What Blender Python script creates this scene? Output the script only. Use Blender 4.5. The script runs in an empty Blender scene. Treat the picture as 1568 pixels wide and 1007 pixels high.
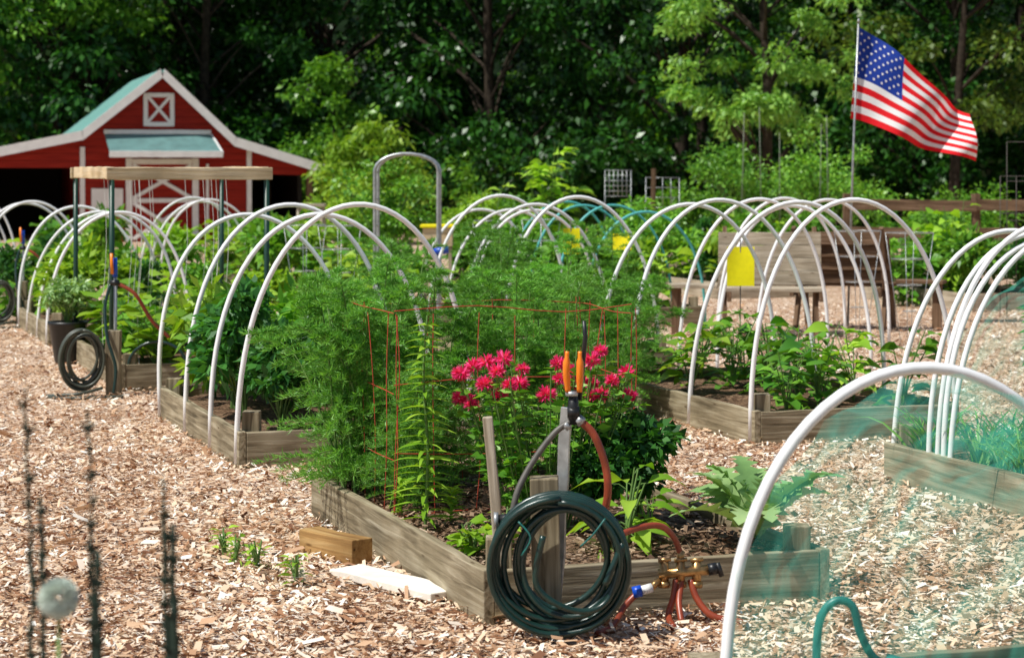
import bpy, math, random
import numpy as np
from mathutils import Vector, Matrix
rng=np.random.default_rng(7); random.seed(7)
R=math.radians
scene=bpy.context.scene
COL=scene.collection
# ------------------------------------------------------------------ helpers
class MB:
    def __init__(s): s.v=[];s.f=[];s.m=[];s.n=0
    def add(s,V,F,mi=0):
        V=np.asarray(V,float).reshape(-1,3); s.v.append(V)
        F=[[i+s.n for i in f] for f in F] if not isinstance(F,np.ndarray) else (F+s.n).tolist()
        s.f+=F; s.m+=[mi]*len(F); s.n+=len(V)
    def mesh(s,name,mats,smooth=True):
        me=bpy.data.meshes.new(name)
        V=np.concatenate(s.v) if s.v else np.zeros((0,3))
        me.from_pydata(V.tolist(),[],s.f)
        for m in mats: me.materials.append(m)
        me.polygons.foreach_set('material_index',np.array(s.m,dtype=np.int32))
        me.polygons.foreach_set('use_smooth',np.full(len(s.f),smooth))
        me.update(); return me
    def obj(s,name,mats,parent=None,loc=(0,0,0),rz=0,smooth=True):
        return inst(name,s.mesh(name,mats,smooth),parent,loc,rz)
def inst(name,me,parent=None,loc=(0,0,0),rz=0,sc=(1,1,1)):
    o=bpy.data.objects.new(name,me); COL.objects.link(o)
    o.location=loc; o.rotation_euler=(0,0,rz); o.scale=sc
    if parent: o.parent=parent
    return o
def empty(name,loc=(0,0,0),rz=0):
    o=bpy.data.objects.new(name,None); COL.objects.link(o); o.location=loc; o.rotation_euler=(0,0,rz); o.empty_display_size=.1
    return o
def nrm(a): return a/np.maximum(np.linalg.norm(a,axis=-1,keepdims=True),1e-9)
def tube(mb,pts,rad,seg=8,mi=0,cap=True):
    P=np.asarray(pts,float); n=len(P)
    r=np.full(n,rad) if np.isscalar(rad) else np.asarray(rad,float)
    T=nrm(np.gradient(P,axis=0)); up=np.array([0,0,1.]) if abs(T[0][2])<.9 else np.array([1.,0,0])
    N=nrm(np.cross(T[0],up)); V=[]
    for i in range(n):
        N=nrm(N-T[i]*np.dot(N,T[i])); B=np.cross(T[i],N)
        a=np.arange(seg)*2*math.pi/seg
        V.append(P[i]+r[i]*(np.cos(a)[:,None]*N+np.sin(a)[:,None]*B))
    V=np.concatenate(V); F=[]
    for i in range(n-1):
        for j in range(seg):
            k=(j+1)%seg; F.append([i*seg+j,i*seg+k,(i+1)*seg+k,(i+1)*seg+j])
    if cap: F.append(list(range(seg))[::-1]); F.append([(n-1)*seg+j for j in range(seg)])
    mb.add(V,F,mi)
def smooth_pts(pts,k=6):
    P=np.asarray(pts,float); n=len(P); out=[]
    for i in range(n-1):
        p0=P[max(i-1,0)];p1=P[i];p2=P[i+1];p3=P[min(i+2,n-1)]
        for t in np.linspace(0,1,k,endpoint=False):
            out.append(.5*((2*p1)+(-p0+p2)*t+(2*p0-5*p1+4*p2-p3)*t*t+(-p0+3*p1-3*p2+p3)*t**3))
    out.append(P[-1]); return np.array(out)
def board(name,p0,p1,thick,height,mat,parent=None,bev=.004):
    """board whose local X runs from p0 to p1"""
    p0=Vector(p0);p1=Vector(p1);d=p1-p0;L=d.length
    mb=MB(); n=max(2,int(L/.12)); xs=np.linspace(-L/2,L/2,n+1)
    V=[];F=[]
    for i,x in enumerate(xs):
        jy,jz=rng.normal(0,.0015,2)
        for (a,b) in((-1,-1),(1,-1),(1,1),(-1,1)): V.append([x,a*thick/2+jy,b*height/2+jz+rng.normal(0,.001)])
        if i: 
            for j in range(4): k=(j+1)%4; F.append([(i-1)*4+j,(i-1)*4+k,i*4+k,i*4+j][::-1])
    F.append([0,1,2,3]); F.append([n*4+3,n*4+2,n*4+1,n*4])
    mb.add(V,F); o=mb.obj(name,[mat],parent,smooth=False)
    o.location=(p0+p1)/2
    x=d.normalized()
    if abs(x.z)>.95: y=Vector((0,1,0))
    else: y=Vector((0,0,1)).cross(x).normalized()
    z=x.cross(y)
    o.rotation_euler=Matrix((x,y,z)).transposed().to_euler()
    b=o.modifiers.new('b','BEVEL'); b.width=bev; b.segments=2; b.limit_method='ANGLE'
    return o
# ------------------------------------------------------------------ materials
def newmat(name):
    m=bpy.data.materials.new(name); m.use_nodes=True; nt=m.node_tree
    for n in list(nt.nodes): nt.nodes.remove(n)
    out=nt.nodes.new('ShaderNodeOutputMaterial'); b=nt.nodes.new('ShaderNodeBsdfPrincipled')
    nt.links.new(b.outputs[0],out.inputs[0]); return m,nt,b,out
def ramp(nt,fac,stops,const=False):
    r=nt.nodes.new('ShaderNodeValToRGB'); e=r.color_ramp.elements
    while len(e)<len(stops): e.new(.5)
    for i,(p,c) in enumerate(stops): e[i].position=p; e[i].color=(*c,1)
    nt.links.new(fac,r.inputs[0]); return r.outputs[0]
def noise(nt,scale,detail=4,vec=None,dist=0):
    n=nt.nodes.new('ShaderNodeTexNoise'); n.inputs['Scale'].default_value=scale; n.inputs['Detail'].default_value=detail
    n.inputs['Distortion'].default_value=dist
    if vec is not None: nt.links.new(vec,n.inputs['Vector'])
    return n.outputs['Fac']
def mapping(nt,scale,coord='Object',rnd=False):
    t=nt.nodes.new('ShaderNodeTexCoord'); m=nt.nodes.new('ShaderNodeMapping'); m.inputs['Scale'].default_value=scale
    nt.links.new(t.outputs[coord],m.inputs[0])
    if rnd:
        oi=nt.nodes.new('ShaderNodeObjectInfo'); ml=nt.nodes.new('ShaderNodeMath'); ml.operation='MULTIPLY'; ml.inputs[1].default_value=37.
        nt.links.new(oi.outputs['Random'],ml.inputs[0]); nt.links.new(ml.outputs[0],m.inputs[1])
    return m.outputs[0]
def bump(nt,b,h,st=.3,d=.01):
    n=nt.nodes.new('ShaderNodeBump'); n.inputs['Strength'].default_value=st; n.inputs['Distance'].default_value=d
    nt.links.new(h,n.inputs['Height']); nt.links.new(n.outputs[0],b.inputs['Normal'])
def mixc(nt,f,a,c,mode='MIX'):
    m=nt.nodes.new('ShaderNodeMix'); m.data_type='RGBA'; m.blend_type=mode
    for s,v in((m.inputs[0],f),(m.inputs[6],a),(m.inputs[7],c)):
        if hasattr(v,'links'): nt.links.new(v,s)
        elif isinstance(v,tuple): s.default_value=(*v,1)
        else: s.default_value=v
    return m.outputs[2]
def simple(name,c,rough=.5,metal=0,var=.25,sc=30,spec=.5,bmp=0):
    m,nt,b,_=newmat(name)
    n=noise(nt,sc,4,mapping(nt,(1,1,1)))
    lo=tuple(x*(1-var) for x in c); hi=tuple(min(1,x*(1+var*.6)) for x in c)
    nt.links.new(ramp(nt,n,[(.3,lo),(.7,hi)]),b.inputs['Base Color'])
    b.inputs['Roughness'].default_value=rough; b.inputs['Metallic'].default_value=metal; b.inputs['Specular IOR Level'].default_value=spec
    if bmp: bump(nt,b,n,bmp,.004)
    return m
def leafmat(name,dark,light,trans=.3,rough=.42):
    m,nt,b,out=newmat(name)
    g=nt.nodes.new('ShaderNodeNewGeometry'); oi=nt.nodes.new('ShaderNodeObjectInfo')
    c=ramp(nt,g.outputs['Random Per Island'],[(0,dark),(.55,tuple((a+b2)/2 for a,b2 in zip(dark,light))),(1,light)])
    hs=nt.nodes.new('ShaderNodeHueSaturation'); mr=nt.nodes.new('ShaderNodeMapRange')
    mr.inputs[3].default_value=.8; mr.inputs[4].default_value=1.2
    nt.links.new(oi.outputs['Random'],mr.inputs[0]); nt.links.new(mr.outputs[0],hs.inputs['Value']); nt.links.new(c,hs.inputs['Color'])
    nt.links.new(hs.outputs[0],b.inputs['Base Color']); b.inputs['Roughness'].default_value=rough; b.inputs['Specular IOR Level'].default_value=.4
    t=nt.nodes.new('ShaderNodeBsdfTranslucent'); mx=nt.nodes.new('ShaderNodeMixShader'); mx.inputs[0].default_value=trans
    br=mixc(nt,1.0,hs.outputs[0],(1.4,1.35,.5),'MULTIPLY'); nt.links.new(br,t.inputs[0])
    nt.links.new(b.outputs[0],mx.inputs[1]); nt.links.new(t.outputs[0],mx.inputs[2]); nt.links.new(mx.outputs[0],out.inputs[0])
    return m
def woodmat(name,stops,rough=.8):
    m,nt,b,_=newmat(name)
    v=mapping(nt,(1.5,26,26),rnd=True); n=noise(nt,1.6,8,v,.6); n2=noise(nt,3,5,mapping(nt,(1,1,1),rnd=True))
    c=ramp(nt,n,stops); c=mixc(nt,.75,c,ramp(nt,n2,[(.3,(.38,.36,.32)),(.7,(1,1,1))]),'MULTIPLY')
    kn=nt.nodes.new('ShaderNodeTexVoronoi'); nt.links.new(mapping(nt,(2.2,9,9),rnd=True),kn.inputs['Vector']); kn.inputs['Scale'].default_value=1.5
    c=mixc(nt,1.0,c,ramp(nt,kn.outputs['Distance'],[(.04,(.35,.3,.25)),(.1,(1,1,1))]),'MULTIPLY')
    nt.links.new(c,b.inputs['Base Color']); b.inputs['Roughness'].default_value=rough; b.inputs['Specular IOR Level'].default_value=.2
    bump(nt,b,n,.6,.008); return m
M={}
M['wood']=woodmat('weathered_wood',[(.25,(.11,.085,.05)),(.5,(.34,.28,.18)),(.75,(.58,.51,.37))])
M['woodg']=woodmat('grey_wood',[(.25,(.28,.22,.15)),(.5,(.52,.44,.33)),(.75,(.70,.62,.50))])
M['wooddark']=woodmat('brown_wood',[(.25,(.08,.045,.025)),(.5,(.20,.12,.07)),(.75,(.35,.23,.15))])
M['woodnew']=woodmat('new_pine',[(.25,(.66,.48,.26)),(.5,(.80,.63,.40)),(.75,(.88,.76,.55))])
M['woodorange']=woodmat('treated_wood',[(.25,(.28,.14,.05)),(.5,(.46,.27,.10)),(.75,(.6,.4,.18))])
M['white']=simple('white_paint',(.84,.83,.80),.55,0,.08,6)
M['pvc']=simple('white_pvc',(.90,.90,.90),.35,0,.08,5)
M['tealpvc']=simple('teal_pipe',(.10,.48,.46),.4)
M['steel']=simple('galvanised_steel',(.45,.47,.47),.4,.6,.3,25)
M['hose']=simple('green_hose',(.010,.036,.028),.3,0,.35,14,.6)
M['redhose']=simple('red_hose',(.32,.06,.025),.35,0,.35,14)
M['orange']=simple('orange_plastic',(.95,.24,.01),.35,0,.1)
M['blue']=simple('blue_plastic',(.01,.08,.55),.35,0,.1)
M['brass']=simple('brass',(.50,.30,.12),.35,.8,.4,40)
M['black']=simple('black_plastic',(.012,.013,.014),.4)
M['greenpost']=simple('green_steel_post',(.01,.05,.03),.4)
M['yellow']=simple('yellow_card',(.95,.84,.0),.5,0,.06)
M['rust']=simple('red_wire',(.50,.06,.03),.6,0,.3)
M['wire']=simple('dark_wire',(.07,.06,.05),.6)
M['stem']=simple('green_stem',(.13,.24,.05),.6)
M['bark']=simple('bark',(.05,.038,.028),.9,0,.5,8,.1,.6)
M['darkstalk']=simple('dark_stalk',(.012,.03,.018),.8)
M['tealpipe']=simple('teal_wand',(.02,.16,.14),.35)
def mulch(name,stops,sc=55):
    m,nt,b,_=newmat(name)
    v=mapping(nt,(1,1,1)); nz=nt.nodes.new('ShaderNodeTexNoise'); nz.inputs['Scale'].default_value=9; nt.links.new(v,nz.inputs['Vector'])
    ad=nt.nodes.new('ShaderNodeMix'); ad.data_type='VECTOR'; ad.inputs[0].default_value=.12
    nt.links.new(v,ad.inputs[4]); nt.links.new(nz.outputs['Color'],ad.inputs[5])
    vo=nt.nodes.new('ShaderNodeTexVoronoi'); vo.inputs['Scale'].default_value=sc; nt.links.new(ad.outputs[1],vo.inputs['Vector'])
    sp=nt.nodes.new('ShaderNodeSeparateColor'); nt.links.new(vo.outputs['Color'],sp.inputs[0])
    c=ramp(nt,sp.outputs[0],stops)
    big=noise(nt,1.3,5,v)
    c=mixc(nt,.7,c,ramp(nt,big,[(.3,(.6,.5,.42)),(.65,(1,1,1))]),'MULTIPLY')
    nt.links.new(c,b.inputs['Base Color']); b.inputs['Roughness'].default_value=.9; b.inputs['Specular IOR Level'].default_value=.1
    bump(nt,b,sp.outputs[1],.8,.02); return m
M['ground']=mulch('wood_chip_ground',[(0,(.13,.055,.03)),(.3,(.38,.21,.12)),(.6,(.70,.50,.34)),(1,(.93,.82,.69))])
M['soil']=mulch('bed_soil',[(0,(.05,.03,.02)),(.5,(.15,.09,.055)),(1,(.34,.23,.15))],70)
def islandramp(name,stops,rough=.75):
    m,nt,b,_=newmat(name); g=nt.nodes.new('ShaderNodeNewGeometry')
    c=ramp(nt,g.outputs['Random Per Island'],stops)
    big=noise(nt,1.6,6,mapping(nt,(1,1,1))); c=mixc(nt,.85,c,ramp(nt,big,[(.36,(.60,.46,.36)),(.56,(1,1,1))]),'MULTIPLY')
    nt.links.new(c,b.inputs['Base Color']); b.inputs['Roughness'].default_value=rough; b.inputs['Specular IOR Level'].default_value=.3
    return m
M['chips']=islandramp('wood_chips',[(0,(.13,.05,.025)),(.18,(.36,.18,.09)),(.40,(.68,.46,.29)),(.68,(.88,.72,.53)),(1,(.97,.94,.87))])  # chip tones vary; contrast widened to paint in shadow and bright highlights
M['soilchips']=islandramp('soil_chips',[(0,(.06,.035,.02)),(.5,(.22,.135,.08)),(1,(.55,.42,.3))])
M['leafmid']=leafmat('leaf_mid',(.055,.20,.018),(.22,.47,.045))
M['leafdark']=leafmat('leaf_dark',(.022,.11,.022),(.08,.27,.04))
M['leaflight']=leafmat('leaf_light',(.17,.37,.02),(.42,.64,.07),.35)
M['leafforest']=leafmat('leaf_forest',(.006,.038,.006),(.042,.155,.016),.2,.36)  # forest green darkened; shade between lit patches is put into the colour
M['leafforest2']=leafmat('leaf_forest_bright',(.045,.17,.010),(.22,.46,.04),.28,.38)  # brighter forest green; sunlit patches are put into the colour
M['fern']=leafmat('leaf_fern',(.10,.31,.04),(.29,.62,.11),.35)
M['grey']=leafmat('leaf_silver',(.20,.40,.12),(.42,.60,.25),.2)
M['pink']=leafmat('petal_pink',(.66,.015,.15),(.95,.09,.34),.3)
M['grass']=leafmat('leaf_grass',(.09,.28,.03),(.30,.58,.07),.3)
# ------------------------------------------------------------------ foliage primitives
def leafquads(mb,P,D,L,W,mi=0,upb=1.0):
    n=len(P); D=nrm(D); L=np.broadcast_to(L,n)[:,None]; W=np.broadcast_to(W,n)[:,None]
    U_=rng.normal(0,.6,(n,3)); U_[:,2]+=upb
    S=nrm(np.cross(D,U_)); N=np.cross(S,D)
    V=np.stack([P,P+D*L*.45+S*W*.5+N*W*.12,P+D*L-N*L*.1,P+D*L*.45-S*W*.5+N*W*.12],1).reshape(-1,3)
    mb.add(V,np.arange(4*n).reshape(n,4),mi)
OV=[.12,.75,1,.8,.45,.03]
def bigleaves(mb,P,D,L,W,droop=.4,prof=OV,mi=0,fold=.15):
    n=len(P); D=nrm(D); L=np.broadcast_to(L,n)[:,None]; W=np.broadcast_to(W,n)[:,None]
    U_=rng.normal(0,.25,(n,3)); U_[:,2]+=1; S=nrm(np.cross(D,U_)); N=np.cross(S,D)
    k=len(prof); V=np.zeros((n,k,3,3)); wob=rng.normal(0,.06,(n,k,2))
    for i,w in enumerate(prof):
        s=i/(k-1); C=P+D*L*s; C=C+np.array([0,0,-1])*L*droop*s*s
        V[:,i,1]=C; V[:,i,0]=C-S*W*w*.5+N*W*w*(fold+wob[:,i,:1]); V[:,i,2]=C+S*W*w*.5+N*W*w*(fold+wob[:,i,1:])
    F=[]
    for i in range(k-1):
        a=i*3; F+= [[a,a+1,a+4,a+3],[a+1,a+2,a+5,a+4]]
    F=np.array(F)[None]+(np.arange(n)*k*3)[:,None,None]
    mb.add(V.reshape(-1,3),F.reshape(-1,4),mi)
def clumpcloud(nc,per,rad,c0,cr,flat=.7):
    d=nrm(rng.normal(size=(nc,3))); r=rng.random(nc)**.45
    C=np.array(c0)+d*r[:,None]*np.array(rad)
    k=np.repeat(np.arange(nc),per); cs=cr*(.6+.8*rng.random(nc))
    dd=nrm(rng.normal(size=(len(k),3))); rr=rng.random(len(k))**.5
    off=dd*(rr*cs[k])[:,None]*np.array([1,1,flat]); P=C[k]+off
    D=nrm(off+rng.normal(0,.35*cr,off.shape)+np.array([0,0,-.15*cr])); return C,P,D
def bush_mesh(name,r,h,nc,per,L,W,mat,cr=None,z0=.1,stems=True,mat2=None):
    mb=MB(); cr=cr or r*.33
    C,P,D=clumpcloud(nc,per,(r*.8,r*.8,(h-z0)/2*.85),(0,0,z0+(h-z0)/2),cr)
    m=P[:,2]>.01
    leafquads(mb,P[m],D[m],L*(.6+.8*rng.random(m.sum())),W*(.7+.6*rng.random(m.sum())),0)
    if stems:
        for c in C[:14]:
            tube(mb,smooth_pts([(rng.normal(0,.04*r),rng.normal(0,.04*r),0),(c[0]*.4,c[1]*.4,c[2]*.55),c],3),[r*.018]*6+[r*.006],4,1,False)
    return mb.mesh(name,[mat,M['stem']])
def broad_mesh(name,r,h,ns,nl,L,W,mat,droop=.45):
    mb=MB()
    for i in range(ns):
        a=rng.random()*6.28; rr=r*rng.random()**.6*.8; hh=h*(.6+.4*rng.random())
        top=np.array([math.cos(a)*rr,math.sin(a)*rr,hh]); pts=smooth_pts([(0,0,0),(top[0]*.3,top[1]*.3,hh*.45),top],4)
        tube(mb,pts,np.linspace(.008,.003,len(pts)),4,1,False)
        t=rng.random(nl)**.6; idx=(t*(len(pts)-1)).astype(int); B=pts[idx]
        az=rng.random(nl)*6.28; D=np.stack([np.cos(az),np.sin(az),.1+.5*rng.random(nl)],1)
        pl=L*.4; E=B+nrm(D)*pl
        for b,e in zip(B,E): tube(mb,[b,(b+e)/2+[0,0,.01],e],.0022,3,1,False)
        s=.6+.6*rng.random(nl); bigleaves(mb,E,D,L*s,W*s,droop)
    return mb.mesh(name,[mat,M['stem']])
def fern_mesh(name,h,spread,ns=11,side=25,need=34,lean=(0,0)):
    mb=MB(); PP=[];DD=[]
    for i in range(ns):
        a=rng.random()*6.28; rr=spread*(.35+.75*rng.random()); hh=h*(.55+.45*rng.random())
        e=np.array([math.cos(a)*rr+lean[0],math.sin(a)*rr*.7+lean[1],hh]); b=np.array([rng.normal(0,.05),rng.normal(0,.05),0])
        pts=smooth_pts([b,b+(e-b)*[.2,.2,.4],b+(e-b)*[.55,.55,.85],e],6)
        tube(mb,pts,np.linspace(.006,.0015,len(pts)),4,1,False)
        for j in range(side):
            t=.15+.85*j/side; k=t*(len(pts)-1); p=pts[int(k)]
            L=(.28*(1-t)+.06)*(.7+.6*rng.random()); az=rng.random()*6.28
            d=np.array([math.cos(az),math.sin(az),.45]); d/=np.linalg.norm(d)
            q=np.linspace(0,1,need)[:,None]; Q=p+d*L*q+np.array([0,0,-1])*L*.4*q*q
            tube(mb,Q[::8],.0012,3,1,False)
            PP.append(np.repeat(Q,3,0)); DD.append(rng.normal(size=(need*3,3))*.6+d)
    P=np.concatenate(PP);D=np.concatenate(DD)
    leafquads(mb,P,D,.032*(.6+.8*rng.random(len(P))),.0036,0,0)
    return mb.mesh(name,[M['fern'],M['stem']])
# ------------------------------------------------------------------ layout frame: all beds share one heading (19 deg)
TH=R(19); U=np.array([math.cos(TH),math.sin(TH),0]); Vv=np.array([-math.sin(TH),math.cos(TH),0])
def at(o,a,b,z=0): return np.array([o[0],o[1],0])+U*a+Vv*b+np.array([0,0,z])
# ------------------------------------------------------------------ ground
mb=MB()
mb.add([[-300,-60,0],[300,-60,0],[300,400,0],[-300,400,0]],[[0,1,2,3]])
mb.obj('ground',[M['ground']])
def chips(name,n,pos,z0,mat,smin=.014,smax=.05,h=.022,tilt=.28):
    P=pos(n); a=rng.random(n)*6.28; L=smin+(smax-smin)*rng.random(n)**1.6; W=L*(.15+.3*rng.random(n))
    D=np.stack([np.cos(a),np.sin(a),rng.normal(0,tilt,n)],1); D=nrm(D)
    S=nrm(np.cross(D,np.stack([rng.normal(0,.4,n),rng.normal(0,.4,n),np.ones(n)],1)))
    C=np.stack([P[:,0],P[:,1],z0+.004+h*rng.random(n)],1)
    j=1+rng.normal(0,.18,(n,4))
    L=L[:,None];W=W[:,None]
    V=np.stack([C-D*L/2*j[:,:1]-S*W/2,C+D*L/2*j[:,1:2]-S*W/2*j[:,2:3],C+D*L/2+S*W/2*j[:,3:4],C-D*L/2+S*W/2],1).reshape(-1,3)
    m=MB(); m.add(V,np.arange(4*n).reshape(n,4)); return m.obj(name,[mat],smooth=False)
def fp(n):
    u=rng.random(n); y=5.5*(24/5.5)**u; x=(rng.random(n)*2-1)*(y*.25+.7); return np.stack([x,y],1)
ch=chips('wood_chip_mulch',180000,fp,0,M['chips'],.012,.046,.026,.36)
big=chips('large_chips',3000,fp,.010,M['chips'],.045,.085,.025,.26); big.parent=ch
# ------------------------------------------------------------------ raised beds
def bed(o,w=1.25,l=2.44,h=.19,name='raised_garden_bed',posts=True,ph=.09,mat='wood'):
    e=empty(name,(0,0,0)); t=.04; m=M[mat]
    def b(nm,a0,b0,a1,b1,dz=0): board(nm,at(o,a0,b0,h/2+dz),at(o,a1,b1,h/2+dz),t,h,m,e)
    b('side_board',t/2,0,t/2,l); b('side_board',w-t/2,0,w-t/2,l)
    b('end_board',t+.001,t/2,w-t-.001,t/2,-.004); b('end_board',t+.001,l-t/2,w-t-.001,l-t/2,.003)
    if posts:
        for a in(t+.047,w-t-.047):
            for c in(t+.047,l-t-.047):
                hh=h+ph*(.6+.6*rng.random()); board('corner_post',at(o,a,c,0),at(o,a,c,hh),.09,.09,m,e)
    mb=MB(); n=14; V=[]
    for i in range(n+1):
        for j in range(n+1): V.append(at(o,t+(w-2*t)*i/n,t+(l-2*t)*j/n,h-.055+rng.normal(0,.008)))
    F=[[i*(n+1)+j,(i+1)*(n+1)+j,(i+1)*(n+1)+j+1,i*(n+1)+j+1] for i in range(n) for j in range(n)]
    mb.add(V,F); mb.obj('soil',[M['soil']],e); return e
def hoops(o,ts,w=1.25,H=1.28,name='hoop_tunnel',mat='pvc',r=.0142,z0=0.02,off=0):
    mb=MB()
    for t in ts:
        th=np.linspace(0,math.pi,36); j=rng.normal(0,.04,4); Hh=H*(1+rng.normal(0,.02)); pts=[]
        for a in th:
            s=max(0,math.sin(a)); z=z0+Hh*s**.82; pts.append(at(o,w/2-(w/2)*math.cos(a)+off+j[0]*s+.02*j[3]*math.sin(3*a),t+j[1]*s*1.5,z))
        tube(mb,pts,r,10,0)
    return mb.obj(name,[M[mat]])
A=(-.097,7.26);B=(-1.40,11.05);C=(1.347,11.98);Dd=(2.63,8.35);E=(1.2,3.48)
G=(-2.70,14.84);Hh=(-4.0,18.6);F=(.04,15.76);F2=(-1.26,19.5);I=(.70,20.6)
bed(A,1.30); bed(B);bed(C,1.3);bed(Dd);bed(E);bed(G);bed(Hh);bed(F);bed(F2);bed(I)
far=[(-5.6,22.6),(-2.7,23.3),(-7.4,26.0),(-4.4,27.0),(-.3,24.6),(4.9,23.0),(2.4,25.2),(-6.8,31),(-3.2,31.5),(0,29.5),(3.2,30)]
for f in far: bed(f,posts=False,mat='woodg')
def sp(n):
    a=rng.random((n,2)); return np.array([at(A,.05+1.2*x,.05+2.34*y)[:2] for x,y in a])
chips('bed_mulch',6000,sp,.14,M['soilchips'],.012,.045)
hoops(B,[.06,.75,1.5,2.35],1.27,1.26); hoops(C,[.05,.9,1.8,2.4],1.30,1.31)
hoops(F,[.3,1.3,2.3],1.25,1.28); hoops(Hh,[.1,.8,1.6,2.3],1.25,1.12)
hoops(I,[0,.8,1.6,2.4],1.25,1.15,mat='tealpvc',r=.014)
hoops((2.45,17.0),[1.2,2.0],1.25,1.24)
hoops((1.55,15.4),[.2,.9],1.25,1.27); hoops((-.35,20.2),[0,.9,1.8],1.25,1.1)
hoops(far[2],[0,.6,1.2,1.8],1.4,1.2); hoops(far[3],[0,.8,1.6],1.3,1.1); hoops(far[0],[0.2,1.],1.2,1.15)
hoops(Dd,[1.86,1.91,1.97,2.05,2.4],1.25,1.22,off=.03,r=.0135)
hoops((E[0]+.1,E[1]),[.55,2.28],1.25,.97,r=.0165)
# netting
m,nt,b,out=newmat('teal_netting'); b.inputs['Base Color'].default_value=(.06,.46,.34,1); b.inputs['Roughness'].default_value=.6
tr=nt.nodes.new('ShaderNodeBsdfTransparent'); mx=nt.nodes.new('ShaderNodeMixShader')
nz=noise(nt,2.2,5,mapping(nt,(3,3,.8)),1.5); mr=nt.nodes.new('ShaderNodeMapRange'); mr.inputs[1].default_value=.40;mr.inputs[2].default_value=.8;mr.inputs[3].default_value=.07;mr.inputs[4].default_value=.42
nt.links.new(nz,mr.inputs[0]); nt.links.new(mr.outputs[0],mx.inputs[0]); nt.links.new(tr.outputs[0],mx.inputs[1]); nt.links.new(b.outputs[0],mx.inputs[2]); nt.links.new(mx.outputs[0],out.inputs[0]); M['net']=m
def netting(o,t0,t1,w,H,name):
    mb=MB(); nt_,na=24,44; V=[];Fc=[]
    for i in range(nt_+1):
        for j in range(na+1):
            a=math.pi*(.02+.96*j/na); t=t0+(t1-t0)*i/nt_; s=math.sin(a); sag=1-.07*math.sin(math.pi*i/nt_)
            rp=.012*math.sin(j*1.3+i*.6)+.008*math.sin(i*1.9)
            V.append(at(o,w/2-(w/2)*(sag+rp)*math.cos(a)+rng.normal(0,.005),t+rng.normal(0,.006),.03+H*(sag+rp)*s**.82*.985))
    for i in range(nt_):
        for j in range(na): k=i*(na+1)+j; Fc.append([k,k+1,k+na+2,k+na+1])
    mb.add(V,Fc); return mb.obj(name,[M['net']])
netting((E[0]+.1,E[1]),.55,2.28,1.24,.96,'bird_netting')
netting((Dd[0]+.03,Dd[1]),0.2,2.0,1.22,1.0,'bird_netting')
# ------------------------------------------------------------------ forest
def tree_mesh(name,H,r,zlow,nc,per,leaf,W,mat,cr,lean=0):
    mb=MB(); tp=smooth_pts([(0,0,-.1),(rng.normal(0,.15),rng.normal(0,.15),H*.3),(lean*.5+rng.normal(0,.25),rng.normal(0,.25),H*.65),(lean,0,H*.95)],6)
    tube(mb,tp,np.linspace(H*.016,H*.003,len(tp)),8,1)
    zz=rng.random(nc); zc=zlow+(H-zlow)*zz; env=r*np.sin(np.pi*(.18+.78*zz))**.7
    a=rng.random(nc)*6.28; rr=env*(.35+.65*rng.random(nc)**.6)
    Cc=np.stack([np.cos(a)*rr+lean*zz,np.sin(a)*rr,zc],1)
    for c in Cc[::2]:
        k=int(np.clip((c[2]/H-.12)*len(tp),1,len(tp)-2)); b0=tp[k]
        pts=smooth_pts([b0,(b0+c)/2+[0,0,.15],c],4); tube(mb,pts,np.linspace(H*.005,H*.0012,len(pts)),4,1,False)
    k=np.repeat(np.arange(nc),per); cs=cr*(.5+.9*rng.random(nc))
    dd=nrm(rng.normal(size=(len(k),3))); r2=rng.random(len(k))**.45
    off=dd*(r2*cs[k])[:,None]*np.array([1.15,1.15,.6]); off[:,2]-=.25*(off[:,0]**2+off[:,1]**2)/cr
    P=Cc[k]+off; Dr=nrm(off+rng.normal(0,.4,off.shape)+[0,0,-.3])
    leafquads(mb,P,Dr,leaf*(.5+rng.random(len(P))),W*(.6+.8*rng.random(len(P))),0)
    return mb.mesh(name,[mat,M['bark']])
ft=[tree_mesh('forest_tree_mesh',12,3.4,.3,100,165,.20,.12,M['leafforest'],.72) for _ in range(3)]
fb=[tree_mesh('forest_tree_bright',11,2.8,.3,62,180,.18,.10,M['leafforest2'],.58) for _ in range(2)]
fe=empty('forest_trees')
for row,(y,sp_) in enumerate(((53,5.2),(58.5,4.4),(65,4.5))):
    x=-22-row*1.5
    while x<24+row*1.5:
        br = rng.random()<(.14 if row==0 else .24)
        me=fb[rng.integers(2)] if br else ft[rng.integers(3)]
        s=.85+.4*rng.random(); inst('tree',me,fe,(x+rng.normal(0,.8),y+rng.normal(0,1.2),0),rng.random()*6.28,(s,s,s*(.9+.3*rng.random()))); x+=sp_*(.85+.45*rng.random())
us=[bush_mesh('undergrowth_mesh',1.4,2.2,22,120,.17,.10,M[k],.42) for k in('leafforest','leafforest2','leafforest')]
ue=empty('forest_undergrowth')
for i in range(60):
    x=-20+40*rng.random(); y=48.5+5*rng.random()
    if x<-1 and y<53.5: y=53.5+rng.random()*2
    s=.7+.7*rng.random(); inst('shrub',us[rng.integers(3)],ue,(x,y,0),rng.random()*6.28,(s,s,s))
mb=MB(); n=30; V=[];Fc=[]
for i in range(n+1):
    for j in range(9):
        V.append([-120+240*i/n,72+j*5,(1-math.cos(math.pi*min(1,j/6)))*9+rng.normal(0,.5)-(.6 if j==0 else 0)])
for i in range(n):
    for j in range(8): k=i*9+j; Fc.append([k,k+9,k+10,k+1])
mb.add(V,Fc); mb.obj('sky_block_backdrop',[simple('backdrop_dark_green',(.008,.020,.006),.95,0,.7,1.2,.1)])  # added dark slope, blocks sky behind the trees so gaps stay dark
lightgreen=leafmat('leaf_light_green',(.09,.25,.03),(.34,.58,.12),.35)  # light green foliage, the tree's own colour
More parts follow.
